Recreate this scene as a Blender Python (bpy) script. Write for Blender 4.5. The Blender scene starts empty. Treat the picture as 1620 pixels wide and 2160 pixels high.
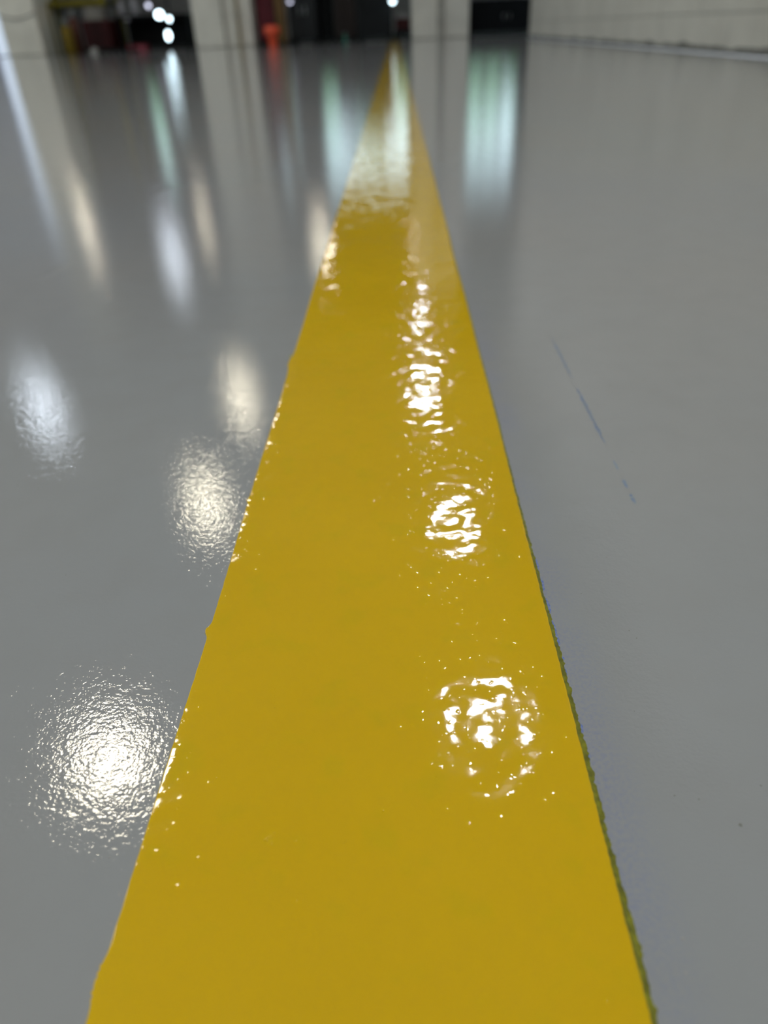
import bpy, bmesh, math, random
from mathutils import Vector, Matrix, noise
C = bpy.context.scene
COL = C.collection
PI = math.pi

# ------------------------------------------------------------------ camera
F, CX, CY, H = 1500.0, 810.0, 1080.0, 0.15
def cdir(x, y): return Vector((x - CX, CY - y, -F)).normalized()
Yc = cdir(833, 57)                          # the stripe runs towards this point
Zc = -cdir(905, 1080 + F * F / 1021)        # up
Zc = (Zc - Yc * Zc.dot(Yc)).normalized()
Xc = Yc.cross(Zc)
R3 = Matrix((Xc, Yc, Zc))                   # camera axes -> world
cam_d = bpy.data.cameras.new('camera')
cam = bpy.data.objects.new('camera', cam_d)
COL.objects.link(cam)
cam.matrix_world = Matrix.Translation((0, 0, H)) @ R3.to_4x4()
cam_d.sensor_fit = 'VERTICAL'
cam_d.sensor_height = 36
cam_d.sensor_width = 27
cam_d.lens = F / 2160 * 36
cam_d.clip_start = 0.01
cam_d.clip_end = 200
cam_d.dof.use_dof = True
cam_d.dof.focus_distance = 0.205
cam_d.dof.aperture_fstop = 9.2
C.camera = cam
def ray(x, y): return R3 @ cdir(x, y)
def fl(x, y, z=0.0):                        # pixel -> point on the floor
    r = ray(x, y); t = (z - H) / r.z
    return Vector((0, 0, H)) + r * t
def at(x, y, Y):                            # pixel -> point on the plane at depth Y
    r = ray(x, y); t = Y / r.y
    return Vector((0, 0, H)) + r * t

# ------------------------------------------------------------------ world and exposure
C.view_settings.view_transform = 'Standard'
C.view_settings.look = 'None'
C.view_settings.exposure = 0.34
C.view_settings.gamma = 1.0
C.view_settings.use_curve_mapping = False
W = bpy.data.worlds.new('sky'); C.world = W; W.use_nodes = True
WN = W.node_tree.nodes; WN['Background'].inputs[0].default_value = (0.74, 0.87, 1.0, 1)
WN['Background'].inputs[1].default_value = 2.0
try:
    C.cycles.max_bounces = 8
    C.cycles.diffuse_bounces = 4
    C.cycles.glossy_bounces = 4
    C.cycles.caustics_reflective = False
    C.cycles.caustics_refractive = False
    C.cycles.use_denoising = True
except Exception:
    pass
LAMP_L = 62.0

# ------------------------------------------------------------------ helpers
def tag(o, label=None, cat=None, group=None, kind=None):
    if label: o['label'] = label
    if cat: o['category'] = cat
    if group: o['group'] = group
    if kind: o['kind'] = kind
    return o
def thing(name, loc, label, cat, group=None, rz=0):
    o = bpy.data.objects.new(name, None); COL.objects.link(o)
    o.empty_display_size = 0.05
    o.location = loc; o.rotation_euler = (0, 0, rz)
    return tag(o, label, cat, group)
def link(name, bm, mat, parent=None, smooth=False, world=True):
    me = bpy.data.meshes.new(name); bm.normal_update(); bm.to_mesh(me); bm.free()
    mats = mat if isinstance(mat, (list, tuple)) else [mat]
    for m in mats: me.materials.append(m)
    if smooth:
        for p in me.polygons: p.use_smooth = True
    o = bpy.data.objects.new(name, me); COL.objects.link(o)
    if parent: o.parent = parent
    return o
def box(bm, x0, x1, y0, y1, z0, z1, bev=0.0, mi=0):
    v = [bm.verts.new((x, y, z)) for x in (x0, x1) for y in (y0, y1) for z in (z0, z1)]
    fs = [(0, 1, 3, 2), (4, 6, 7, 5), (0, 4, 5, 1), (2, 3, 7, 6), (0, 2, 6, 4), (1, 5, 7, 3)]
    nf = [bm.faces.new([v[i] for i in f]) for f in fs]
    for f in nf: f.material_index = mi
    if bev > 0:
        es = list({e for f in nf for e in f.edges})
        bmesh.ops.bevel(bm, geom=es, offset=bev, segments=2, affect='EDGES', profile=0.5)
    return bm
def lathe(bm, prof, cx=0, cy=0, n=32, z=0.0):
    rings = []
    for r, h in prof:
        rings.append([bm.verts.new((cx + max(r, 1e-5) * math.cos(2 * PI * i / n), cy + max(r, 1e-5) * math.sin(2 * PI * i / n), z + h)) for i in range(n)])
    for a, b in zip(rings, rings[1:]):
        for i in range(n):
            bm.faces.new((a[i], a[(i + 1) % n], b[(i + 1) % n], b[i]))
    bm.faces.new(list(reversed(rings[0]))); bm.faces.new(rings[-1])
    return bm
def tube(bm, pts, r, n=10):
    pts = [Vector(p) for p in pts]; rings = []
    up = Vector((0, 0, 1))
    for i, p in enumerate(pts):
        d = (pts[min(i + 1, len(pts) - 1)] - pts[max(i - 1, 0)]).normalized()
        a = d.cross(up)
        if a.length < 1e-3: a = d.cross(Vector((1, 0, 0)))
        a.normalize(); b = d.cross(a)
        rings.append([bm.verts.new(p + (a * math.cos(2 * PI * k / n) + b * math.sin(2 * PI * k / n)) * r) for k in range(n)])
    for A, B in zip(rings, rings[1:]):
        for k in range(n): bm.faces.new((A[k], A[(k + 1) % n], B[(k + 1) % n], B[k]))
    bm.faces.new(rings[0]); bm.faces.new(list(reversed(rings[-1])))
    bmesh.ops.recalc_face_normals(bm, faces=bm.faces)
    return bm
def B(): return bmesh.new()

# ------------------------------------------------------------------ materials
class NT:
    def __init__(s, name):
        s.m = bpy.data.materials.new(name); s.m.use_nodes = True
        s.t = s.m.node_tree; s.b = s.t.nodes['Principled BSDF']; s.out = s.t.nodes['Material Output']
        s.geo = s.t.nodes.new('ShaderNodeNewGeometry')
    def n(s, typ, **kw):
        nd = s.t.nodes.new(typ)
        for k, v in kw.items(): setattr(nd, k, v)
        return nd
    def l(s, a, b): s.t.links.new(a, b)
    def noise(s, scale, detail=2, rough=0.5, vec=None):
        nd = s.n('ShaderNodeTexNoise'); nd.inputs['Scale'].default_value = scale
        nd.inputs['Detail'].default_value = detail; nd.inputs['Roughness'].default_value = rough
        s.l(vec or s.geo.outputs['Position'], nd.inputs['Vector']); return nd.outputs['Fac']
    def math(s, op, a, b=None, clamp=False):
        nd = s.n('ShaderNodeMath', operation=op); nd.use_clamp = clamp
        for i, v in enumerate((a, b)):
            if v is None: continue
            if isinstance(v, (int, float)): nd.inputs[i].default_value = v
            else: s.l(v, nd.inputs[i])
        return nd.outputs[0]
    def ramp(s, fac, a, b, lo=0.0, hi=1.0):
        nd = s.n('ShaderNodeMapRange'); nd.interpolation_type = 'SMOOTHSTEP'
        s.l(fac, nd.inputs[0]); nd.inputs[1].default_value = a; nd.inputs[2].default_value = b
        nd.inputs[3].default_value = lo; nd.inputs[4].default_value = hi
        return nd.outputs[0]
    def mix(s, fac, a, b):
        nd = s.n('ShaderNodeMix', data_type='RGBA')
        if isinstance(fac, (int, float)): nd.inputs[0].default_value = fac
        else: s.l(fac, nd.inputs[0])
        for i, v in ((6, a), (7, b)):
            if isinstance(v, tuple): nd.inputs[i].default_value = (*v, 1)
            else: s.l(v, nd.inputs[i])
        return nd.outputs[2]
    def bump(s, h, dist, strength=1.0, nrm=None):
        nd = s.n('ShaderNodeBump'); nd.inputs['Strength'].default_value = strength
        nd.inputs['Distance'].default_value = dist
        s.l(h, nd.inputs['Height'])
        if nrm: s.l(nrm, nd.inputs['Normal'])
        return nd.outputs[0]
def plain(name, c, rough=0.5, metal=0.0, var=0.15, vs=8.0, spec=0.5):
    k = NT(name); f = k.noise(vs, 4)
    col = k.mix(k.ramp(f, 0.3, 0.7), tuple(x * (1 - var) for x in c), tuple(min(1, x * (1 + var)) for x in c))
    k.l(col, k.b.inputs['Base Color']); k.b.inputs['Roughness'].default_value = rough; k.b.inputs['Specular IOR Level'].default_value = spec
    k.b.inputs['Metallic'].default_value = metal
    return k.m
def emit(name, c, s):
    k = NT(name); k.b.inputs['Base Color'].default_value = (*c, 1)
    k.b.inputs['Emission Color'].default_value = (*c, 1); k.b.inputs['Emission Strength'].default_value = s
    return k.m

def floor_material():
    k = NT('glossy_grey_epoxy'); P = k.geo.outputs['Position']
    sep = k.n('ShaderNodeSeparateXYZ'); k.l(P, sep.inputs[0])
    big = k.noise(2.2, 3); mott = k.noise(45, 3)
    col = k.mix(k.ramp(big, 0.35, 0.65), (0.262, 0.276, 0.292), (0.276, 0.278, 0.282))
    col = k.mix(k.ramp(mott, 0.35, 0.75, 0, 0.35), col, (0.250, 0.256, 0.264))
    # blue marking dust left along the right side of the stripe
    x = sep.outputs[0]; y = sep.outputs[1]
    m = k.math('MULTIPLY', k.ramp(x, 0.040, 0.0435), k.ramp(x, 0.0445, 0.058, 1, 0))
    m = k.math('MULTIPLY', m, k.ramp(k.noise(900, 4, 0.7), 0.35, 0.7))
    m = k.math('MULTIPLY', m, k.ramp(k.noise(30, 2), 0.3, 0.62, 0.15, 1))
    m = k.math('MULTIPLY', m, k.ramp(y, 0.3, 0.5, 0.26, 0.12))
    col = k.mix(m, col, (0.10, 0.14, 0.42))
    k.l(col, k.b.inputs['Base Color'])
    k.b.inputs['IOR'].default_value = 1.5
    r = k.ramp(k.noise(1.3, 3), 0.3, 0.7, 0.038, 0.052)
    k.l(r, k.b.inputs['Roughness'])
    n1 = k.noise(950, 1.8, 0.55); n2 = k.noise(300, 2, 0.5); n3 = k.noise(9, 2)
    b = k.bump(n3, 0.00012)
    b = k.bump(n2, 0.00006, 1, b)
    b = k.bump(n1, 0.000047, 1, b)
    k.l(b, k.b.inputs['Normal'])
    return k.m
def yellow_material():
    k = NT('glossy_yellow_paint')
    f = k.ramp(k.noise(75, 3), 0.52, 0.72); g = k.noise(9, 3)
    col = k.mix(k.ramp(g, 0.3, 0.7), (0.56, 0.362, 0.004), (0.59, 0.385, 0.005))
    col = k.mix(k.math('MULTIPLY', f, 0.4), col, (0.49, 0.37, 0.004))
    k.l(col, k.b.inputs['Base Color'])
    k.b.inputs['IOR'].default_value = 1.5
    k.b.inputs['Roughness'].default_value = 0.05
    w = k.noise(125, 1.3, 0.35); w2 = k.noise(520, 1, 0.5); w3 = k.noise(30, 1)
    b = k.bump(w3, 0.0004)
    b = k.bump(w, 0.00027, 1, b)
    b = k.bump(k.ramp(w2, 0.62, 0.85), 0.00003, 1, b)
    k.l(b, k.b.inputs['Normal'])
    return k.m
def block_material():
    k = NT('painted_block_wall'); P = k.geo.outputs['Position']
    sep = k.n('ShaderNodeSeparateXYZ'); k.l(P, sep.inputs[0])
    cmb = k.n('ShaderNodeCombineXYZ')
    k.l(k.math('ADD', sep.outputs[0], sep.outputs[1]), cmb.inputs[0]); k.l(k.math('ADD', sep.outputs[2], 0.052), cmb.inputs[1])
    br = k.n('ShaderNodeTexBrick'); k.l(cmb.outputs[0], br.inputs['Vector'])
    br.inputs['Scale'].default_value = 1.0; br.inputs['Brick Width'].default_value = 0.8
    br.inputs['Row Height'].default_value = 0.2; br.inputs['Mortar Size'].default_value = 0.006
    br.inputs['Mortar Smooth'].default_value = 0.6
    st = k.noise(3.5, 5, 0.6)
    base = k.mix(k.ramp(st, 0.3, 0.7), (0.46, 0.445, 0.40), (0.54, 0.525, 0.475))
    dirt = k.ramp(k.noise(16, 5, 0.7), 0.55, 0.8, 0, 0.4)
    base = k.mix(dirt, base, (0.33, 0.32, 0.29))
    col = k.mix(k.math('MULTIPLY', br.outputs['Fac'], 0.6), base, (0.25, 0.25, 0.22))
    k.l(col, k.b.inputs['Base Color']); k.b.inputs['Roughness'].default_value = 0.6
    k.l(k.bump(k.math('SUBTRACT', 1.0, br.outputs['Fac']), 0.003), k.b.inputs['Normal'])
    return k.m
M = {}
M['floor'] = floor_material(); M['yellow'] = yellow_material(); M['block'] = block_material()
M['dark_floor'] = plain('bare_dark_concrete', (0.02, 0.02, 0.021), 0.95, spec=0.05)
M['column'] = plain('painted_concrete_column', (0.78, 0.76, 0.69), 0.55, var=0.08, vs=3)
M['conduit'] = plain('tan_conduit', (0.30, 0.25, 0.15), 0.5)
M['greypipe'] = plain('grey_conduit', (0.38, 0.37, 0.33), 0.5)
M['ceil'] = plain('ceiling_concrete', (0.66, 0.68, 0.72), 0.8, var=0.06, vs=1)
M['farwall'] = plain('far_wall_paint', (0.32, 0.335, 0.35), 0.7)
M['sidewall'] = plain('side_wall_paint', (0.42, 0.42, 0.42), 0.7)
M['partition'] = plain('pale_blue_partition', (0.46, 0.49, 0.58), 0.6)
M['frame'] = plain('window_frame_metal', (0.25, 0.27, 0.27), 0.4)
M['rackyellow'] = plain('olive_yellow_steel', (0.17, 0.145, 0.015), 0.5, spec=0.2)
M['mustard'] = plain('mustard_paint', (0.17, 0.115, 0.012), 0.5, spec=0.2)
M['rust'] = plain('red_brown_paint', (0.11, 0.045, 0.035), 0.5, spec=0.2)
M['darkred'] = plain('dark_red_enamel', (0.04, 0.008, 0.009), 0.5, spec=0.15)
M['maroon'] = plain('maroon_enamel', (0.15, 0.03, 0.045), 0.5, spec=0.2)
M['brown'] = plain('brown_timber', (0.15, 0.09, 0.035), 0.6, spec=0.2)
M['orange'] = plain('orange_red_plastic', (0.95, 0.12, 0.05), 0.45, var=0.03)
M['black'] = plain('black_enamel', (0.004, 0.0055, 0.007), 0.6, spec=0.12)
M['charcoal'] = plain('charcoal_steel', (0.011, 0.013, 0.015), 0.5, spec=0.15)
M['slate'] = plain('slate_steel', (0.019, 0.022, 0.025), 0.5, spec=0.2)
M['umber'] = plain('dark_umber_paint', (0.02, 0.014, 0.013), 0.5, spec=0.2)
M['card'] = plain('pale_cardboard', (0.20, 0.19, 0.175), 0.8)
M['palegrey'] = plain('pale_grey_plastic', (0.28, 0.28, 0.32), 0.5)
M['white'] = plain('white_cloth', (0.38, 0.38, 0.37), 0.8)
M['pink'] = plain('dull_pink_red_plastic', (0.34, 0.06, 0.09), 0.5)
M['steel'] = plain('brushed_steel', (0.5, 0.5, 0.5), 0.3, 1.0)
M['rubber'] = plain('black_rubber_cable', (0.10, 0.10, 0.10), 0.6)
M['bottle'] = plain('green_bottle_glass', (0.05, 0.22, 0.16), 0.08)
M['leaf'] = plain('green_leaves', (0.36, 0.55, 0.32), 0.6, var=0.35, vs=6)
M['grass'] = plain('outside_lawn', (0.22, 0.42, 0.16), 0.8)
M['olive'] = plain('thin_olive_paint_bleed', (0.15, 0.155, 0.004), 0.45, var=0.35, vs=500)
M['caulk'] = plain('pale_blue_grey_edge_paint', (0.78, 0.82, 0.92), 0.35, var=0.05)
M['grime'] = plain('grimy_base_strip', (0.11, 0.11, 0.10), 0.7, var=0.5, vs=30)
M['speck'] = plain('dark_speck', (0.13, 0.13, 0.12), 0.6)
M['nib'] = plain('grey_epoxy_nib', (0.30, 0.30, 0.30), 0.08, var=0.02)
def chalk_material():
    k = NT('blue_chalk'); n = k.noise(700, 4, 0.7); n2 = k.noise(40, 2)
    f = k.math('MULTIPLY', k.ramp(n, 0.35, 0.65), k.ramp(n2, 0.35, 0.6, 0.55, 1))
    k.l(k.mix(f, (0.225, 0.25, 0.275), (0.12, 0.175, 0.31)), k.b.inputs['Base Color'])
    k.b.inputs['Roughness'].default_value = 0.95; k.b.inputs['Specular IOR Level'].default_value = 0.1
    return k.m
M['chalk'] = chalk_material()
def blue_material():
    k = NT('strong_blue_marking'); n = k.noise(800, 3, 0.7)
    k.l(k.mix(k.ramp(n, 0.35, 0.65), (0.20, 0.23, 0.36), (0.06, 0.12, 0.42)), k.b.inputs['Base Color'])
    k.b.inputs['Roughness'].default_value = 0.5
    return k.m
M['blue'] = blue_material()
M['warm'] = emit('warm_lamp_light', (1.0, 0.90, 0.70), LAMP_L * 0.68)
M['neutral'] = emit('neutral_lamp_light', (0.94, 0.97, 1.0), LAMP_L * 1.05)
M['cool'] = emit('cool_lamp_light', (0.80, 0.88, 1.0), LAMP_L * 0.4)
M['work'] = emit('work_light_glow', (0.70, 0.90, 1.0), 7.0)
M['worksoft'] = emit('small_lamp_glow', (0.78, 0.80, 1.0), 1.6)
k = NT('window_glass'); k.t.nodes.remove(k.b)
tr = k.n('ShaderNodeBsdfTransparent'); gl = k.n('ShaderNodeBsdfGlossy'); gl.inputs['Roughness'].default_value = 0.02
mx = k.n('ShaderNodeMixShader'); mx.inputs[0].default_value = 0.06
tr.inputs[0].default_value = (0.9, 0.96, 0.94, 1)
k.l(tr.outputs[0], mx.inputs[1]); k.l(gl.outputs[0], mx.inputs[2]); k.l(mx.outputs[0], k.out.inputs[0])
M['glass'] = k.m

# ------------------------------------------------------------------ setting
XL, XR, YB, YF, ZC = -9.0, 1.45, -5.0, 20.0, 4.5
XR2 = 6.0
S = 'structure'
bm = B()
def quad(bm, pts, mi=0):
    f = bm.faces.new([bm.verts.new(p) for p in pts]); f.material_index = mi
# floor: a grey coated slab up to the columns, bare dark concrete beyond
box(bm, XL, XR2, YB, 11.78, -0.12, 0.0)
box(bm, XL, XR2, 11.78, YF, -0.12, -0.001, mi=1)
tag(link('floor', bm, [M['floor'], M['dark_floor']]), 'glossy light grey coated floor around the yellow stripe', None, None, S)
bm = B(); box(bm, XL - 0.2, XR2 + 0.2, YB - 0.2, YF + 0.2, ZC, ZC + 0.2)
tag(link('ceiling', bm, M['ceil']), kind=S)
bm = B(); box(bm, XR, XR + 0.3, YB, 9.3, 0, ZC)
tag(link('wall_right', bm, M['block']), 'pale grey block wall running beside the floor', None, None, S)
bm = B(); box(bm, XR2, XR2 + 0.2, YB, YF, 0, ZC)
tag(link('wall_right_far', bm, M['sidewall']), kind=S)
bm = B(); box(bm, XL, XR, YB - 0.2, YB, 0, ZC)
tag(link('wall_back', bm, M['sidewall']), kind=S)

def wall_with_holes(name, axis, pos, thick, a0, a1, holes, mat):
    """holes: (a0, a1, z0, z1); the wall lies across `axis` at pos."""
    bm = B()
    hs = sorted(holes); cur = a0
    def bx(p, q, z0, z1):
        if q - p < 1e-4 or z1 - z0 < 1e-4: return
        if axis == 'y': box(bm, p, q, pos, pos + thick, z0, z1)
        else: box(bm, pos, pos + thick, p, q, z0, z1)
    for h in hs:
        bx(cur, h[0], 0, ZC); bx(h[0], h[1], 0, h[2]); bx(h[0], h[1], h[3], ZC); cur = h[1]
    bx(cur, a1, 0, ZC)
    return tag(link(name, bm, mat), kind=S)
def window(idx, axis, pos, a0, a1, z0, z1, nx, nz):
    bm = B(); t = 0.05
    def bx(bm, p, q, u, v, d0, d1):
        if axis == 'y': box(bm, p, q, pos + d0, pos + d1, u, v)
        else: box(bm, pos + d0, pos + d1, p, q, u, v)
    bx(bm, a0, a1, z0, z0 + t, 0, 0.1); bx(bm, a0, a1, z1 - t, z1, 0, 0.1)
    bx(bm, a0, a0 + t, z0, z1, 0, 0.1); bx(bm, a1 - t, a1, z0, z1, 0, 0.1)
    for i in range(1, nx):
        x = a0 + (a1 - a0) * i / nx; bx(bm, x - 0.02, x + 0.02, z0, z1, 0.02, 0.08)
    for i in range(1, nz):
        z = z0 + (z1 - z0) * i / nz; bx(bm, a0, a1, z - 0.02, z + 0.02, 0.02, 0.08)
    fr = tag(link('window_%d' % idx, bm, M['frame']), kind=S)
    bm = B(); bx(bm, a0 + t, a1 - t, z0 + t, z1 - t, 0.045, 0.053)
    link('window_glass', bm, M['glass'], fr)
far_w = [(-6.12, -5.72, 1.2, 2.7), (-3.0, -2.45, 0.9, 3.0), (-1.85, 0.33, 0.9, 3.15), (1.70, 2.95, 0.75, 3.1), (3.6, 5.4, 0.75, 3.1)]
wall_with_holes('wall_far', 'y', YF, 0.25, XL, XR2, far_w, M['farwall'])
for i, w in enumerate(far_w): window(i + 1, 'y', YF + 0.08, *w, (1, 1, 3, 3, 2)[i], 3)
left_w = [(-4.0, -1.2, 0.9, 3.4), (-0.6, 2.2, 0.9, 3.4), (2.8, 5.6, 0.9, 3.4), (6.2, 9.0, 0.9, 3.4)]
wall_with_holes('wall_left', 'x', XL - 0.25, 0.25, YB, YF, left_w, M['sidewall'])
for i, w in enumerate(left_w): window(i + 6, 'x', XL - 0.17, *w, 4, 2)

# outside: lawn and hedge seen through the windows
bm = B(); box(bm, -40, 40, YF + 0.4, 60, -0.3, -0.15)
tag(link('ground_outside', bm, M['grass']), kind=S)
random.seed(4)
bm = B()
for i in range(60):
    x = -13 + i * 0.42; s = random.uniform(0.55, 1.0); y = 26 + random.uniform(-0.6, 0.6); hz = random.uniform(0.3, 1.9)
    mt = Matrix.Translation((x, y, hz)) @ Matrix.Scale(s, 4)
    bmesh.ops.create_icosphere(bm, subdivisions=3, radius=1.0, matrix=mt)
for v in bm.verts:
    d = noise.noise_vector(v.co * 4.0) * 0.22 + noise.noise_vector(v.co * 11.0) * 0.12
    v.co += d; v.co.z = max(v.co.z, -0.15)
tag(link('hedge', bm, M['leaf']), 'green hedge outside the far windows', 'hedge')

bm = B()  # leafy clump added outside to dim the middle of one far window
for i in range(26):
    x = random.uniform(-1.15, -0.15); z = random.uniform(0.2, 2.5); y = 22.3 + random.uniform(-0.25, 0.25)
    bmesh.ops.create_icosphere(bm, subdivisions=3, radius=1.0, matrix=Matrix.Translation((x, y, z)) @ Matrix.Scale(random.uniform(0.25, 0.42), 4))
for v in bm.verts:
    d = noise.noise_vector(v.co * 5.0) * 0.12 + noise.noise_vector(v.co * 14.0) * 0.07
    v.co += d; v.co.z = max(v.co.z, -0.15)
tag(link('dimming_shrub', bm, M['leaf']), 'tall green shrub shape added outside to dim the window behind the stripe tip', 'shrub')

# columns
def column(name, x0, x1, label):
    bm = B(); box(bm, x0, x1, 11.8, 12.5, 0, ZC, 0.012)
    return tag(link(name, bm, M['column']), label, None, None, S)
column('column', -5.42, -4.91, 'pale concrete column at the far left')
column('column.001', -2.765, -1.955, 'pale concrete column with two conduits')
column('column.002', 0.235, 1.015, 'pale concrete column behind the tip of the yellow stripe')
column('column.003', -8.4, -7.6, 'pale concrete column outside the left edge')
# coving along the right wall
bm = B()
v0 = []; n = 220
for i in range(n + 1):
    y = 0.3 + (9.3 - 0.3) * i / n
    h = 0.024 + 0.018 * (noise.noise(Vector((y * 5, 0, 0))) + 0.5 * noise.noise(Vector((y * 19, 3, 0))))
    v0.append((y, max(0.004, h)))
rows = []
for y, h in v0:
    rows.append([bm.verts.new((XR - 0.009, y, 0.0005)), bm.verts.new((XR - 0.006, y, h)), bm.verts.new((XR, y, h + 0.004))])
for a, b in zip(rows, rows[1:]):
    bm.faces.new((a[0], a[1], b[1], b[0])); bm.faces.new((a[1], a[2], b[2], b[1]))
tag(link('baseboard_right', bm, M['grime']), 'grimy ragged strip where the block wall meets the floor', None, None, S)
bm = B()
rows = []
for y, h in v0:
    w = 0.009 + 0.004 * noise.noise(Vector((y * 7, 9, 0)))
    rows.append([bm.verts.new((XR - 0.009, y, 0.0022)), bm.verts.new((XR - 0.009 - w * 0.8, y, 0.0020)), bm.verts.new((XR - 0.009 - w, y, 0.0))])
for a, b in zip(rows, rows[1:]):
    bm.faces.new((a[0], b[0], b[1], a[1])); bm.faces.new((a[1], b[1], b[2], a[2]))
tag(link('trim_1', bm, M['caulk']), 'pale bluish paint bead at the foot of the wall', None, None, S)
# left: a partition; a self-glowing pane in its gap stands in for daylight
bm = B(); box(bm, -9.0, -5.74, 12.1, 12.25, 0, ZC)
box(bm, -5.74, -5.42, 12.1, 12.25, 2.5, ZC)
tag(link('wall_partition', bm, M['partition']), kind=S)
bm = B(); box(bm, -5.735, -5.425, 12.16, 12.19, 0.01, 2.49)
k = NT('daylight_glow_pane'); k.b.inputs['Emission Color'].default_value = (0.72, 0.82, 1.0, 1); k.b.inputs['Emission Strength'].default_value = 0.5
k.b.inputs['Base Color'].default_value = (0.6, 0.7, 0.75, 1)
tag(link('window_10', bm, k.m), 'narrow pane beside the left column, glowing in place of daylight', None, None, S)

# ------------------------------------------------------------------ the yellow stripe
def frange(a, b, ratio, step0):
    out = [a]; s = step0
    while out[-1] < b:
        out.append(out[-1] + s); s = min(s * ratio, 0.25)
    out[-1] = b
    return out
LX, RX, TH = -0.0610, 0.0428, 0.00028
bumps_left = [(fl(445, 1330), 0.0012, 0.0022), (fl(615, 765), 0.0013, 0.010), (fl(530, 1055), 0.0006, 0.002), (fl(215, 2085), 0.0008, 0.003), (fl(232, 2040), 0.0006, 0.002)]
def left_x(y):
    x = LX + 0.0006 * noise.noise(Vector((0, y * 9, 0))) + 0.00012 * noise.noise(Vector((0, y * 300, 4)))
    for p, a, w in bumps_left:
        x -= a * math.exp(-((y - p.y) / w) ** 2) * (1 + 0.5 * noise.noise(Vector((y * 1500, 1, 1))))
    return x
def right_x(y):
    return RX + 0.0006 * noise.noise(Vector((3, y * 8, 0))) + 0.00022 * noise.noise(Vector((7, y * 200, 4))) + 0.00016 * noise.noise(Vector((9, y * 700, 2)))
ys = []
y = -0.25
while y < 11.78:
    ys.append(y)
    y += 0.0004 if 0.03 < y < 0.35 else (0.0015 if 0.35 < y < 1.0 else (0.02 if y < 3 else 0.1))
    if y < 0.03: y += 0.004
ys.append(11.78)
bm = B(); rows = []
for y in ys:
    a, b = left_x(y), right_x(y)
    # rounded shoulder left by the masking tape
    sl = 0.050 + 0.055 * noise.noise(Vector((1, y * 140, 8))) + 0.05 * noise.noise(Vector((1, y * 420, 2)))
    ww = 0.0022
    prof = [(a - 0.00003, 0.0), (a + 0.00002, TH * 0.5), (a + 0.00012, TH - sl * ww * 0.5)]
    for u in (0.12, 0.25, 0.4, 0.6, 0.8, 1.0): prof.append((a + 0.00012 + ww * u, TH - sl * ww * 0.5 * (1 - u) ** 2))
    prof += [(b - 0.0016, TH), (b - 0.0008, TH - 0.00001), (b - 0.0003, TH - 0.00005), (b - 0.0001, TH * 0.6), (b, 0.0)]
    rows.append([bm.verts.new((px, y, pz)) for px, pz in prof])
for A, Bv in zip(rows, rows[1:]):
    for i in range(len(A) - 1): bm.faces.new((A[i], A[i + 1], Bv[i + 1], Bv[i]))
stripe = link('painted_stripe', bm, M['yellow'], smooth=True)
tag(stripe, 'wide glossy yellow stripe painted down the grey floor', 'floor marking')
# olive bleed along the right edge and blobs on the left edge
bm = B(); rows = []
for y in [v for v in ys if v < 1.2]:
    b = right_x(y)
    w = 0.0009 + 0.0006 * noise.noise(Vector((5, y * 50, 1))) + 0.0006 * noise.noise(Vector((5, y * 380, 1))) + 0.0004 * noise.noise(Vector((8, y * 1100, 1)))
    if y > 0.13: w *= max(0.35, 1 - (y - 0.13) * 6)
    w = max(w, 0.00008)
    rows.append([bm.verts.new((b - 0.00045, y, TH + 0.00004)), bm.verts.new((b - 0.00002, y, TH * 0.9)), bm.verts.new((b + w * 0.7, y, 0.00010)), bm.verts.new((b + w, y, 0.00001))])
for A, Bv in zip(rows, rows[1:]):
    for i in range(3): bm.faces.new((A[i], A[i + 1], Bv[i + 1], Bv[i]))
tag(link('paint_bleed', bm, M['olive'], stripe), 'dark olive ragged paint edge')
for px, py, r in ((443, 1326, 0.0015), (437, 1337, 0.0008), (613, 752, 0.0014), (612, 770, 0.0012), (528, 1054, 0.0006), (224, 2050, 0.0009), (213, 2085, 0.0010)):
    p = fl(px, py); m = 26; bm = B()
    cv = bm.verts.new((p.x, p.y, 0.0002)); ring = []
    for i in range(m):
        a = 2 * PI * i / m; rr = r * (0.75 + 0.6 * noise.noise(Vector((math.cos(a) * 2 + px, math.sin(a) * 2, py))))
        ring.append(bm.verts.new((p.x + rr * math.cos(a), p.y + 1.3 * rr * math.sin(a), 0.00003)))
    for i in range(m): bm.faces.new((cv, ring[i], ring[(i + 1) % m]))
    tag(link('paint_blob', bm, M['olive'], stripe, smooth=True), 'small olive blob bleeding out of the left edge')
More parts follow.
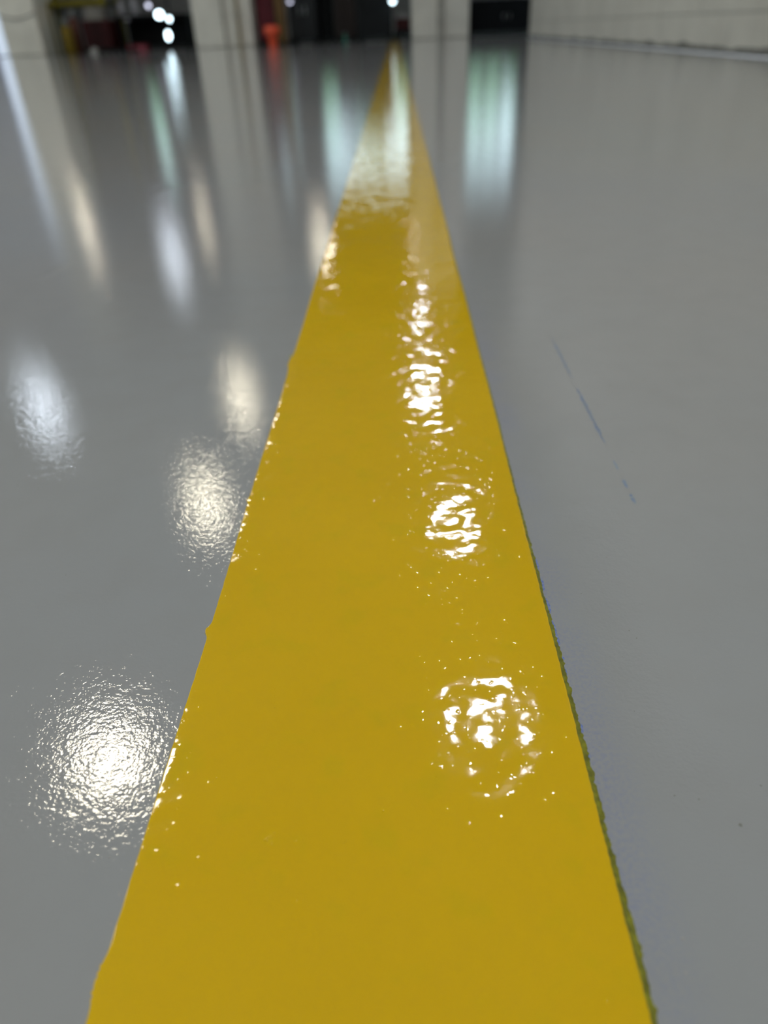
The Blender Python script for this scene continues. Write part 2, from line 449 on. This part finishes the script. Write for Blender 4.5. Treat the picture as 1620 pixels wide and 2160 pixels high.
# tiny nibs dried into the paint
def dome(bm, x, y, z, r, h, n=10):
    rings = []
    for t in (1.0, 0.8, 0.5, 0.2):
        rings.append([bm.verts.new((x + r * t * math.cos(2 * PI * i / n), y + r * t * math.sin(2 * PI * i / n), z + h * math.sqrt(max(0, 1 - t * t)))) for i in range(n)])
    top = bm.verts.new((x, y, z + h))
    for a, b in zip(rings, rings[1:]):
        for i in range(n): bm.faces.new((a[i], a[(i + 1) % n], b[(i + 1) % n], b[i]))
    for i in range(n): bm.faces.new((rings[-1][i], rings[-1][(i + 1) % n], top))
random.seed(11)
bm = B()
spots = [(561, 1773, .5), (566, 1768, .35), (575, 1765, .3), (580, 1758, .3), (572, 1780, .3), (624, 1774, .3), (730, 1778, .4), (722, 1779, .3),
         (580, 1455, .22), (579, 1469, .22), (580, 1483, .22), (585, 1490, .18), (580, 1495, .22), (672, 1467, .2), (356, 1826, .35), (808, 1712, .35),
         (785, 1333, .2), (825, 1333, .2), (841, 1330, .2), (829, 1387, .18), (490, 1259, .25), (626, 1901, .3), (587, 1014, .3), (584, 937, .4),
         (620, 1048, .2), (632, 1044, .2), (590, 1240, .2), (597, 1240, .2), (872, 1533, .25), (921, 1639, .3), (890, 1660, .2), (494, 1385, .2),
         (497, 1387, .2), (668, 1588, .2), (375, 1706, .35), (362, 1730, .3), (403, 1588, .25), (457, 1642, .3), (960, 1826, .25)]
for px, py, r in spots:
    p = fl(px, py); dome(bm, p.x, p.y, TH - 0.00001, r * 0.001, r * 0.00035)
for i in range(170):
    yy = 0.05 + random.random() ** 1.6 * 0.7; xx = random.uniform(LX + 0.003, RX - 0.003)
    r = random.uniform(0.08, 0.22); dome(bm, xx, yy, TH - 0.00001, r * 0.001, r * 0.0003)
tag(link('paint_nib', bm, M['yellow'], stripe, smooth=True), kind='stuff')

# blue layout lines
def strip(bm, pts, w, z=0.00002, seed=0):
    rows = []
    for i, (x, y) in enumerate(pts):
        e = min(1.0, 4 * min(i, len(pts) - 1 - i) / len(pts) + 0.12)
        ww = w * e * (1 + 0.5 * noise.noise(Vector((seed, y * 300, 0))))
        rows.append([bm.verts.new((x - ww / 2, y, 0.00001)), bm.verts.new((x, y, z)), bm.verts.new((x + ww / 2, y, 0.00001))])
    for a, b in zip(rows, rows[1:]):
        bm.faces.new((a[0], a[1], b[1], b[0])); bm.faces.new((a[1], a[2], b[2], b[1]))
bm = B()
for a, b, w in ((0.336, 0.393, 0.0013), (0.268, 0.326, 0.0015), (0.2465, 0.2545, 0.0010), (0.2325, 0.2395, 0.0012), (0.2215, 0.2292, 0.0012)):
    m = 40; strip(bm, [(0.0856 + 0.0002 * math.sin(i), a + (b - a) * i / m) for i in range(m + 1)], w, seed=a * 10)
tag(link('chalk_line', bm, M['chalk']), 'thin broken pale blue chalk line snapped on the bare grey floor', 'floor marking')
bm = B()
for a, b, w in ((0.1095, 0.1135, 0.0012), (0.118, 0.1215, 0.0012), (0.1375, 0.1405, 0.0012), (0.1435, 0.1450, 0.0014), (0.1470, 0.1605, 0.0016), (0.1630, 0.1700, 0.0014), (0.1735, 0.180, 0.0013), (0.184, 0.1905, 0.0012)):
    m = 30; strip(bm, [(right_x(a + (b - a) * i / m) + 0.0006, a + (b - a) * i / m) for i in range(m + 1)], w, 0.00004, seed=a * 30)
tag(link('chalk_line', bm, M['blue']), 'bright blue chalk traces hugging the right edge of the yellow stripe', 'floor marking')

# specks and nibs on the grey floor
bm = B()
for px, py, r in ((1562, 1740, .5), (1423, 1678, .25), (1474, 1686, .25), (1605, 1657, .28), (1327, 1330, .2), (1343, 1346, .2), (1226, 1252, .2), (1333, 953, .3), (139, 1213, .2),
                  (1525, 272, 2.6), (1253, 518, 1.5), (452, 525, 1.3), (1285, 812, .5), (1290, 813, .4), (1360, 800, .4), (1338, 1500, .15), (1264, 1575, .12), (1541, 428, 1.4), (37, 1024, .3), (81, 1031, .3)):
    p = fl(px, py); r *= 0.001; m = 14; ring = []
    cv = bm.verts.new((p.x, p.y, 0.00006))
    for i in range(m):
        a = 2 * PI * i / m; rr = r * (0.8 + 0.5 * noise.noise(Vector((math.cos(a) * 1.5 + px, math.sin(a) * 1.5, py))))
        ring.append(bm.verts.new((p.x + rr * math.cos(a), p.y + rr * math.sin(a), 0.00002)))
    for i in range(m): bm.faces.new((cv, ring[i], ring[(i + 1) % m]))
tag(link('dirt_specks', bm, M['speck']), 'scattered tiny dark dirt specks on the grey floor', 'dirt', kind='stuff')
bm = B(); random.seed(21)
for px, py, r in ((252, 1887, .35), (200, 1813, .35), (213, 1810, .22), (231, 1808, .22), (1440, 1980, .35), (1446, 2052, .35), (1200, 1270, .2), (1175, 1329, .25), (1188, 1316, .2), (1168, 1200, .2), (1280, 1175, .2), (1229, 1715, .2), (235, 1948, .3)):
    p = fl(px, py); dome(bm, p.x, p.y, -0.00001, r * 0.001, r * 0.0004)
for i in range(420):
    yy = 0.05 + random.random() ** 1.5 * 0.6
    xx = random.choice((random.uniform(-0.35, LX - 0.002), random.uniform(-0.35, LX - 0.002), random.uniform(RX + 0.003, 0.35)))
    r = random.uniform(0.07, 0.2); dome(bm, xx, yy, -0.00001, r * 0.001, r * 0.0004, 8)
tag(link('dust_nibs', bm, M['nib'], smooth=True), 'fine glinting dust nibs dried into the grey floor coat', 'dust', kind='stuff')
# faint trowel ridges in the coating
def ridge(pix, w, h):
    bm = B(); rows = []; pts = [fl(*p) for p in pix]; P2 = []
    for i in range(len(pts) - 1):
        for j in range(12):
            t = j / 12; p0 = pts[max(i - 1, 0)]; p1 = pts[i]; p2 = pts[i + 1]; p3 = pts[min(i + 2, len(pts) - 1)]
            P2.append(0.5 * ((2 * p1) + (p2 - p0) * t + (2 * p0 - 5 * p1 + 4 * p2 - p3) * t * t + (3 * p1 - p0 - 3 * p2 + p3) * t ** 3))
    P2.append(pts[-1])
    for i, p in enumerate(P2):
        d = (P2[min(i + 1, len(P2) - 1)] - P2[max(i - 1, 0)]).normalized(); s = Vector((-d.y, d.x, 0))
        e = math.sin(PI * (i + 0.01) / len(P2))
        rows.append([bm.verts.new(p + s * w * u + Vector((0, 0, h * e * math.cos(u * PI / 2) ** 2 - 0.000003))) for u in (-1, -.75, -.5, -.25, 0, .25, .5, .75, 1)])
    for a, b in zip(rows, rows[1:]):
        for i in range(8): bm.faces.new((a[i], a[i + 1], b[i + 1], b[i]))
    return link('trowel_ridge', bm, M['floor'], bpy.data.objects['floor'], smooth=True)
ridge([(316, 422), (345, 402), (385, 392), (430, 390), (470, 388)], 0.010, 0.0003)
ridge([(60, 590), (95, 582), (125, 565), (150, 548)], 0.007, 0.00025)

# ------------------------------------------------------------------ ceiling lamps
def lamp(x, y, mat, label, r=0.17, z=3.6, first=[None]):
    t = thing('ceiling_lamp', (x, y, z), label, 'lamp', 'round lamps hung in rows from the ceiling')
    bm = B(); lathe(bm, [(0.012, 0.42), (0.012, ZC - z)], n=12); link('rod', bm, M['steel'], t)
    bm = B(); lathe(bm, [(r + 0.015, 0.0), (r + 0.02, 0.02), (r * 0.85, 0.16), (0.09, 0.26), (0.09, 0.42), (0.03, 0.43)], n=40)
    link('housing', bm, M['steel'], t, smooth=False)
    bm = B(); lathe(bm, [(r, -0.006), (r, 0.004)], n=48); link('lamp_lens', bm, mat, t)
    return t
lamp(-1.891, 2.81, M['warm'], 'warm round lamp whose glow is mirrored at the lower left floor', 0.22)
lamp(-1.911, 5.70, M['warm'], 'warm round lamp mirrored second from the bottom left of the stripe', 0.155)
lamp(-2.0, 8.05, M['warm'], 'warm round lamp mirrored third up on the left of the stripe', 0.145)
lamp(-1.62, 15.3, M['warm'], 'warm round lamp mirrored beside the far left edge of the stripe', 0.15)
lamp(0.525, 3.05, M['neutral'], 'white round lamp mirrored on the lower part of the yellow stripe', 0.135)
lamp(0.47, 5.325, M['neutral'], 'white round lamp mirrored on the middle of the yellow stripe', 0.15)
lamp(0.30, 8.08, M['neutral'], 'white round lamp mirrored higher up the yellow stripe', 0.16)
lamp(0.36, 15.0, M['warm'], 'warm round lamp mirrored near the far end of the stripe', 0.13)
lamp(0.33, 11.0, M['neutral'], 'small white lamp mirrored as faint glints high up the stripe', 0.085)
lamp(-4.45, 7.95, M['cool'], 'cool bluish round lamp mirrored at the left edge of the floor', 0.2)
lamp(-4.68, 11.15, M['warm'], 'low warm round lamp mirrored at the far left in a long streak', 0.085, 2.2)
lamp(-4.72, 18.2, M['warm'], 'warm round lamp mirrored in front of the middle column', 0.115)
lamp(-4.62, 14.9, M['cool'], 'cool wide lamp mirrored between the two far left columns', 0.22)
for i, (x, y) in enumerate(((-1.9, 0.0), (-1.9, -2.8), (0.5, -0.1), (0.5, -2.8), (-4.5, 2.5), (-4.5, -0.5), (-6.9, 4.2), (-6.9, 9.5), (-4.5, -3.2))):
    lamp(x, y, M['neutral'] if x > 0 else M['warm'], 'round ceiling lamp hanging out of the photo, behind or beside the camera', 0.19)

# ------------------------------------------------------------------ things in the dark bays behind the columns
def cabinet(name, x0, x1, y0, d, h, mat, label, drawers=3, cat='cabinet', doors=False, legs=0.05):
    cx = (x0 + x1) / 2; w = (x1 - x0)
    t = thing(name, (cx, y0 + d / 2, 0), label, cat)
    bm = B(); box(bm, -w / 2, w / 2, -d / 2, d / 2, legs, h, 0.008); link('body', bm, mat, t)
    for sx in (-1, 1):
        for sy in (-1, 1):
            bm = B(); lathe(bm, [(0.02, -0.001), (0.025, legs + 0.005)], sx * (w / 2 - 0.04), sy * (d / 2 - 0.04), 10); link('foot', bm, M['black'], t)
    n = drawers; g = 0.012
    if doors:
        for s in (0, 1):
            a = -w / 2 + g + s * (w / 2); b = a + w / 2 - 2 * g
            bm = B(); box(bm, a, b, -d / 2 - 0.018, -d / 2, legs + g, h - g, 0.003); q = link('door', bm, mat, t)
            bm = B(); hx = (b - 0.03) if s == 0 else (a + 0.03); tube(bm, [(hx, -d / 2 - 0.035, h * 0.45), (hx, -d / 2 - 0.035, h * 0.6)], 0.006); link('handle', bm, M['steel'], q)
    else:
        for i in range(n):
            z0 = legs + g + (h - legs - g) * i / n; z1 = legs + (h - legs - g) * (i + 1) / n
            bm = B(); box(bm, -w / 2 + g, w / 2 - g, -d / 2 - 0.018, -d / 2, z0, z1, 0.003); q = link('drawer', bm, mat, t)
            bm = B(); box(bm, -w / 4, w / 4, -d / 2 - 0.03, -d / 2 - 0.018, z1 - 0.03, z1 - 0.018, 0.002); link('handle', bm, M['charcoal'], q)
    return t
def X(px, py, Y): return at(px, py, Y).x
def Z(px, py, Y): return at(px, py, Y).z

# left bay: olive yellow rack, cylinders, red cabinet, box, work lamps
xa, xb = X(88, 60, 12.3), X(225, 60, 12.3)
t = thing('pallet_rack', ((xa + xb) / 2, 12.7, 0), 'olive yellow steel rack with a crossbeam in the dark left bay', 'rack')
wr = (xb - xa) / 2
for sx, sy in ((-1, -0.35), (-1, 0.35), (1, 0.35), (1, -0.35)):
    bm = B(); top = 1.7
    zb = 0 if not (sx == 1 and sy < 0) else 0.55
    box(bm, sx * wr - 0.035, sx * wr + 0.035, sy - 0.035, sy + 0.035, zb, top, 0.004); link('post', bm, M['rackyellow'], t)
for z in (0.56, 1.25):
    for sy in (-0.35, 0.35):
        bm = B(); box(bm, -wr, wr, sy - 0.02, sy + 0.02, z, z + 0.07, 0.004); link('beam', bm, M['rackyellow'], t)
    bm = B(); box(bm, -wr, wr, -0.33, 0.33, z + 0.02, z + 0.045); link('shelf', bm, M['charcoal'], t)
bm = B(); tube(bm, [(-wr + 0.17, -0.42, 0.0), (-wr + 0.17, -0.42, 0.6)], 0.022); link('brace', bm, M['rackyellow'], t)
def cylinder_tank(name, px, pytop, Y, r, mat, label):
    x = X(px, 90, Y); h = Z(px, pytop, Y)
    t = thing(name, (x, Y, 0), label, 'gas cylinder')
    bm = B(); lathe(bm, [(r * 0.9, -0.001), (r, 0.02), (r, h - r * 0.9), (r * 0.85, h - r * 0.45), (r * 0.45, h - 0.04), (0.03, h - 0.02)], n=32); link('body', bm, mat, t, smooth=True)
    bm = B(); lathe(bm, [(0.018, h - 0.03), (0.018, h + 0.05)], n=12); lathe(bm, [(0.035, h + 0.05), (0.035, h + 0.065)], n=12); link('valve', bm, M['steel'], t)
cylinder_tank('gas_cylinder', 147, 50, 11.98, 0.075, M['mustard'], 'dull mustard yellow cylinder standing in the left bay')
cylinder_tank('gas_cylinder', 165, 33, 12.2, 0.065, M['rust'], 'reddish brown cylinder just right of the mustard one')
x0, x1 = X(180, 90, 12.0), X(238, 90, 12.0)
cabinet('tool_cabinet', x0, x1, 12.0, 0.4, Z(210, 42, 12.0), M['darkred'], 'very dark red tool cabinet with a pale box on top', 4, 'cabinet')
zt = Z(210, 42, 12.0)
t = thing('cardboard_box', ((x0 + x1) / 2 - 0.02, 12.2, zt), 'pale cardboard box on top of the dark red cabinet', 'box')
bm = B(); box(bm, -0.13, 0.11, -0.12, 0.12, 0, 0.15, 0.004); link('carton', bm, M['card'], t)
bm = B(); box(bm, -0.131, 0.111, -0.02, 0.02, 0.1505, 0.152); link('tape', bm, M['conduit'], t)
# bench with clutter
x0, x1 = X(251, 90, 12.25), X(402, 90, 12.25); zb = 0.42
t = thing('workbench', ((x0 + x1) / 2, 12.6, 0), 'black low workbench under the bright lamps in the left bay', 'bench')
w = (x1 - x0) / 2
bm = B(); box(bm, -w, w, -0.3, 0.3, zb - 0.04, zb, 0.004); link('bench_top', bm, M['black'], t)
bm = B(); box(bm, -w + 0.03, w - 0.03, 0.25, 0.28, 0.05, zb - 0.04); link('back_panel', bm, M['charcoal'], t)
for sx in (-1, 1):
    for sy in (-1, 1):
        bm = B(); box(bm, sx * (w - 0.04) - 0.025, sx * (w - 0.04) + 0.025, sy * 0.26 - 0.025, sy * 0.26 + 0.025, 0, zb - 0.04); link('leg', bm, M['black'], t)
def jug(px, Y, r, h, z, mat, label, name='plastic_jug', cat='jug'):
    t = thing(name, (X(px, 50, Y), Y, z), label, cat)
    bm = B(); lathe(bm, [(r * 0.95, 0), (r, 0.01), (r, h * 0.65), (r * 0.5, h * 0.88), (r * 0.4, h * 0.9), (r * 0.4, h)], n=24); link('body', bm, mat, t, smooth=True)
    bm = B(); lathe(bm, [(r * 0.46, h), (r * 0.46, h + 0.015)], n=20); link('cap', bm, M['black'], t)
jug(262, 12.5, 0.05, 0.2, zb, M['palegrey'], 'pale lilac grey jug at the left end of the black bench')
jug(291, 12.5, 0.055, 0.22, zb, M['palegrey'], 'pale lilac grey jug beside the uppermost bright lamp')
jug(270, 12.02, 0.03, 0.045, Z(270, 40, 12.02) - 0.03, M['palegrey'], 'small round pale grey tin on a black stand', 'tin', 'tin')
zz = Z(270, 40, 12.02) - 0.03
t = thing('parts_stand', (X(270, 50, 12.02), 12.02, 0), 'black stand under the small grey tin', 'stand')
bm = B(); lathe(bm, [(0.09, -0.001), (0.09, 0.02), (0.015, 0.03), (0.015, zz - 0.01)], n=20); link('pole', bm, M['black'], t)
bm = B(); lathe(bm, [(0.06, zz - 0.012), (0.06, zz)], n=20); link('tray', bm, M['black'], t)
x0, x1 = X(266, 100, 12.15), X(306, 100, 12.15)
t = thing('storage_tub', ((x0 + x1) / 2, 12.3, 0), 'low dull pink red tub on the floor under the bench', 'tub')
bm = B(); h = 0.065; w = (x1 - x0) / 2; box(bm, -w, w, -0.1, 0.1, 0, h, 0.006); link('body', bm, M['pink'], t)
bm = B(); box(bm, -w - 0.008, w + 0.008, -0.108, 0.108, h, h + 0.012, 0.003); link('lid', bm, M['maroon'], t)
# crumpled white rag
p = at(200, 114, 11.9); bm = B()
bmesh.ops.create_icosphere(bm, subdivisions=4, radius=0.05)
for v in bm.verts:
    v.co += v.co.normalized() * (0.025 * noise.noise(v.co * 40) + 0.012 * noise.noise(v.co * 110)); v.co.z = max(-0.0, v.co.z * 0.9 + 0.015)
o = link('crumpled_rag', bm, M['white'], smooth=True); o.location = (X(200, 112, 11.7), 11.7, 0)
tag(o, 'small crumpled off white rag on the floor in the left bay', 'rag')
# work lamp stand with three glowing heads
t = thing('work_light_stand', (X(356, 90, 12.0), 12.05, 0), 'stand of three glowing white work lamps in the left bay', 'work light')
bx_ = X(356, 90, 12.0)
bm = B(); tube(bm, [(0.05, 0.05, 0.0), (0.05, 0.05, 0.75)], 0.012); link('pole', bm, M['black'], t)
for a in (0.4, 2.5, 4.6):
    bm = B(); tube(bm, [(0.05, 0.05, 0.12), (0.05 + 0.14 * math.cos(a), 0.05 + 0.14 * math.sin(a), 0.008)], 0.008); link('leg', bm, M['black'], t)
for px, py, rx, rz, mt in ((336, 31, 0.05, 0.045, 'work'), (357, 40, 0.024, 0.028, 'work'), (355, 75, 0.03, 0.056, 'work'), (313, 12, 0.028, 0.028, 'worksoft')):
    q = at(px, py, 12.0); q = Vector((q.x - bx_, -0.05, q.z))
    bm = B(); m = 24
    f0 = [bm.verts.new((q.x + rx * 1.12 * math.cos(2 * PI * i / m), q.y, q.z + rz * 1.12 * math.sin(2 * PI * i / m))) for i in range(m)]
    f1 = [bm.verts.new((q.x + rx * 0.7 * math.cos(2 * PI * i / m), q.y + 0.07, q.z + rz * 0.7 * math.sin(2 * PI * i / m))) for i in range(m)]
    for i in range(m): bm.faces.new((f0[i], f0[(i + 1) % m], f1[(i + 1) % m], f1[i]))
    bm.faces.new(f1); bm.faces.new(list(reversed(f0))); bmesh.ops.recalc_face_normals(bm, faces=bm.faces)
    hd = link('lamp_head', bm, M['black'], t)
    bm = B()
    f0 = [bm.verts.new((q.x + rx * math.cos(2 * PI * i / m), q.y - 0.004, q.z + rz * math.sin(2 * PI * i / m))) for i in range(m)]
    f1 = [bm.verts.new((v.co.x, q.y - 0.001, v.co.z)) for v in f0]
    for i in range(m): bm.faces.new((f0[i], f0[(i + 1) % m], f1[(i + 1) % m], f1[i]))
    bm.faces.new(f0); bmesh.ops.recalc_face_normals(bm, faces=bm.faces)
    link('lamp_lens', bm, M[mt], hd)
    bm = B(); tube(bm, [(q.x, q.y + 0.07, q.z), (0.05, 0.05, q.z)], 0.006); link('bracket', bm, M['black'], t)

# middle bay
x0, x1 = X(538, 90, 12.15), X(584, 90, 12.15)
cabinet('locker', -1.93, x1, 12.15, 0.45, 1.5, M['maroon'], 'tall maroon locker right behind the middle column', doors=True, cat='locker')
x0, x1 = X(586, 90, 11.95), X(606, 90, 11.95)
t = thing('timber_post', ((x0 + x1) / 2, 12.02, 0), 'brown timber post behind the orange container', 'post')
bm = B(); box(bm, -(x1 - x0) / 2, (x1 - x0) / 2, -0.06, 0.06, 0, 1.9, 0.004); link('post', bm, M['brown'], t)
bm = B(); box(bm, -0.12, 0.12, -0.10, 0.10, -0.001, 0.02, 0.003); link('base_plate', bm, M['black'], t)
q0 = at(577, 100, 11.62); hh = Z(576, 56, 11.62)
t = thing('orange_container', (q0.x, 11.62, 0), 'bright orange red upright container at the foot of the brown post', 'container')
bm = B(); lathe(bm, [(0.058, 0), (0.06, 0.01), (0.066, hh * 0.5), (0.095, hh * 0.56), (0.105, hh * 0.72), (0.105, hh - 0.01), (0.095, hh)], n=28); link('body', bm, M['orange'], t, smooth=True)
bm = B(); lathe(bm, [(0.085, hh), (0.085, hh + 0.012)], n=28); link('lid', bm, M['orange'], t)
x0, x1 = X(614, 90, 12.2), X(672, 90, 12.2)
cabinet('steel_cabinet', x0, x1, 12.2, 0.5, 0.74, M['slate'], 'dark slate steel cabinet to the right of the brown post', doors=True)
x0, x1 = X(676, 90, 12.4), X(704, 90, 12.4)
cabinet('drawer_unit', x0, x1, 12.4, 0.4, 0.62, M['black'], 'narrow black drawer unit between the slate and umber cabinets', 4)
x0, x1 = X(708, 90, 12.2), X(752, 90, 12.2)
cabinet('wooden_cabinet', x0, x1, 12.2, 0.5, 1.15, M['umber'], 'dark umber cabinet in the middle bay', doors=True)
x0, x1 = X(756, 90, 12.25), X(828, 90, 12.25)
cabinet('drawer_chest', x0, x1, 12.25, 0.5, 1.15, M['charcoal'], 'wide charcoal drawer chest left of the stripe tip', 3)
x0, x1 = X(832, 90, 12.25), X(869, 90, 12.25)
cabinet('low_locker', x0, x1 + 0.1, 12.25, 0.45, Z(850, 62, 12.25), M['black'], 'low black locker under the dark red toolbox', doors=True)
zt = Z(850, 62, 12.25)
t = thing('toolbox', ((x0 + x1) / 2, 12.45, zt), 'dark red toolbox on the low black locker by the column', 'toolbox')
bm = B(); w = (x1 - x0) / 2 - 0.02; box(bm, -w, w, -0.1, 0.1, 0, 0.11, 0.006); link('body', bm, M['darkred'], t)
bm = B(); box(bm, -w - 0.004, w + 0.004, -0.104, 0.104, 0.11, 0.13, 0.004); link('lid', bm, M['darkred'], t)
bm = B(); tube(bm, [(-w * .5, 0, 0.128), (-w * .5, 0, 0.165), (w * .5, 0, 0.165), (w * .5, 0, 0.128)], 0.007); link('handle', bm, M['steel'], t)
# small lamps over the bay
def small_lamp(px, py, Y, r, mat, label, drop):
    q = at(px, py, Y)
    t = thing('pendant_lamp', (q.x, Y, q.z), label, 'lamp')
    bm = B(); lathe(bm, [(r * 1.2, -r * 0.2), (r * 1.3, 0.0), (r * 0.6, r * 1.3), (0.01, r * 1.5)], n=20); link('lamp_shade', bm, M['black'], t)
    bm = B(); bmesh.ops.create_uvsphere(bm, u_segments=20, v_segments=12, radius=r, matrix=Matrix.Translation((0, 0, -r * 0.2))); link('bulb', bm, mat, t, smooth=True)
    bm = B(); tube(bm, [(0, 0, r * 1.4), (0, 0, drop - q.z)], 0.004); link('cord', bm, M['black'], t)
small_lamp(828, 0, 12.1, 0.034, M['work'], 'small bright white lamp over the cabinets just left of the right column', ZC)
small_lamp(611, 1, 12.05, 0.03, M['worksoft'], 'small dim lilac white lamp above the slate cabinet', ZC)
t = thing('glass_bottle', (X(728, 85, 12.0), 12.0, 0), 'small green glass bottle on the floor before the umber cabinet', 'bottle')
bm = B(); lathe(bm, [(0.022, 0), (0.025, 0.004), (0.025, 0.055), (0.010, 0.075), (0.010, 0.10)], n=20); link('body', bm, M['bottle'], t, smooth=True)
bm = B(); lathe(bm, [(0.012, 0.10), (0.012, 0.112)], n=16); link('cap', bm, M['steel'], t)
# right bay: low black cabinet
cabinet('low_cabinet', 1.03, 2.1, 12.15, 0.5, 0.42, M['black'], 'low wide black cabinet between the right column and the block wall', doors=True)

# fittings on the columns
t = thing('conduit', (X(504, 60, 11.78), 11.775, 0), 'brownish vertical conduit near the right edge of the middle column', 'pipe')
bm = B(); tube(bm, [(0, 0, 0.0), (0, 0, 4.4)], 0.024, 14); link('tube', bm, M['conduit'], t)
for z in (0.35, 1.6, 3.0):
    bm = B(); box(bm, -0.045, 0.045, -0.03, 0.024, z, z + 0.03, 0.003); link('clamp', bm, M['greypipe'], t)
t = thing('conduit', (X(474, 60, 11.78), 11.78, 0), 'grey vertical conduit at the centre of the middle column', 'pipe')
bm = B(); tube(bm, [(0, 0, 0.0), (0, 0, 4.4)], 0.017, 14); link('tube', bm, M['greypipe'], t)
for z in (0.35, 1.6, 3.0):
    bm = B(); box(bm, -0.03, 0.03, -0.022, 0.018, z, z + 0.03, 0.003); link('clamp', bm, M['greypipe'], t)
t = thing('conduit', (X(929, 60, 11.785), 11.782, 0), 'flat grey vertical strip on the face of the right column', 'pipe')
bm = B(); box(bm, -0.045, 0.045, -0.012, 0.016, 0.0, 4.4, 0.003); link('channel', bm, M['greypipe'], t)
# cable draped across the left column
bm = B(); pts = []
for i in range(25):
    s = i / 24; px = -8 + 82 * s; py = 30 + 12 * math.sin(PI * s) - 4 * s
    q = at(px, py, 11.78); pts.append((q.x, 11.782, q.z))
tube(bm, pts, 0.006); o = link('hanging_cable', bm, M['rubber'])
tag(o, 'dark thin cable sagging across the left column', 'cable')
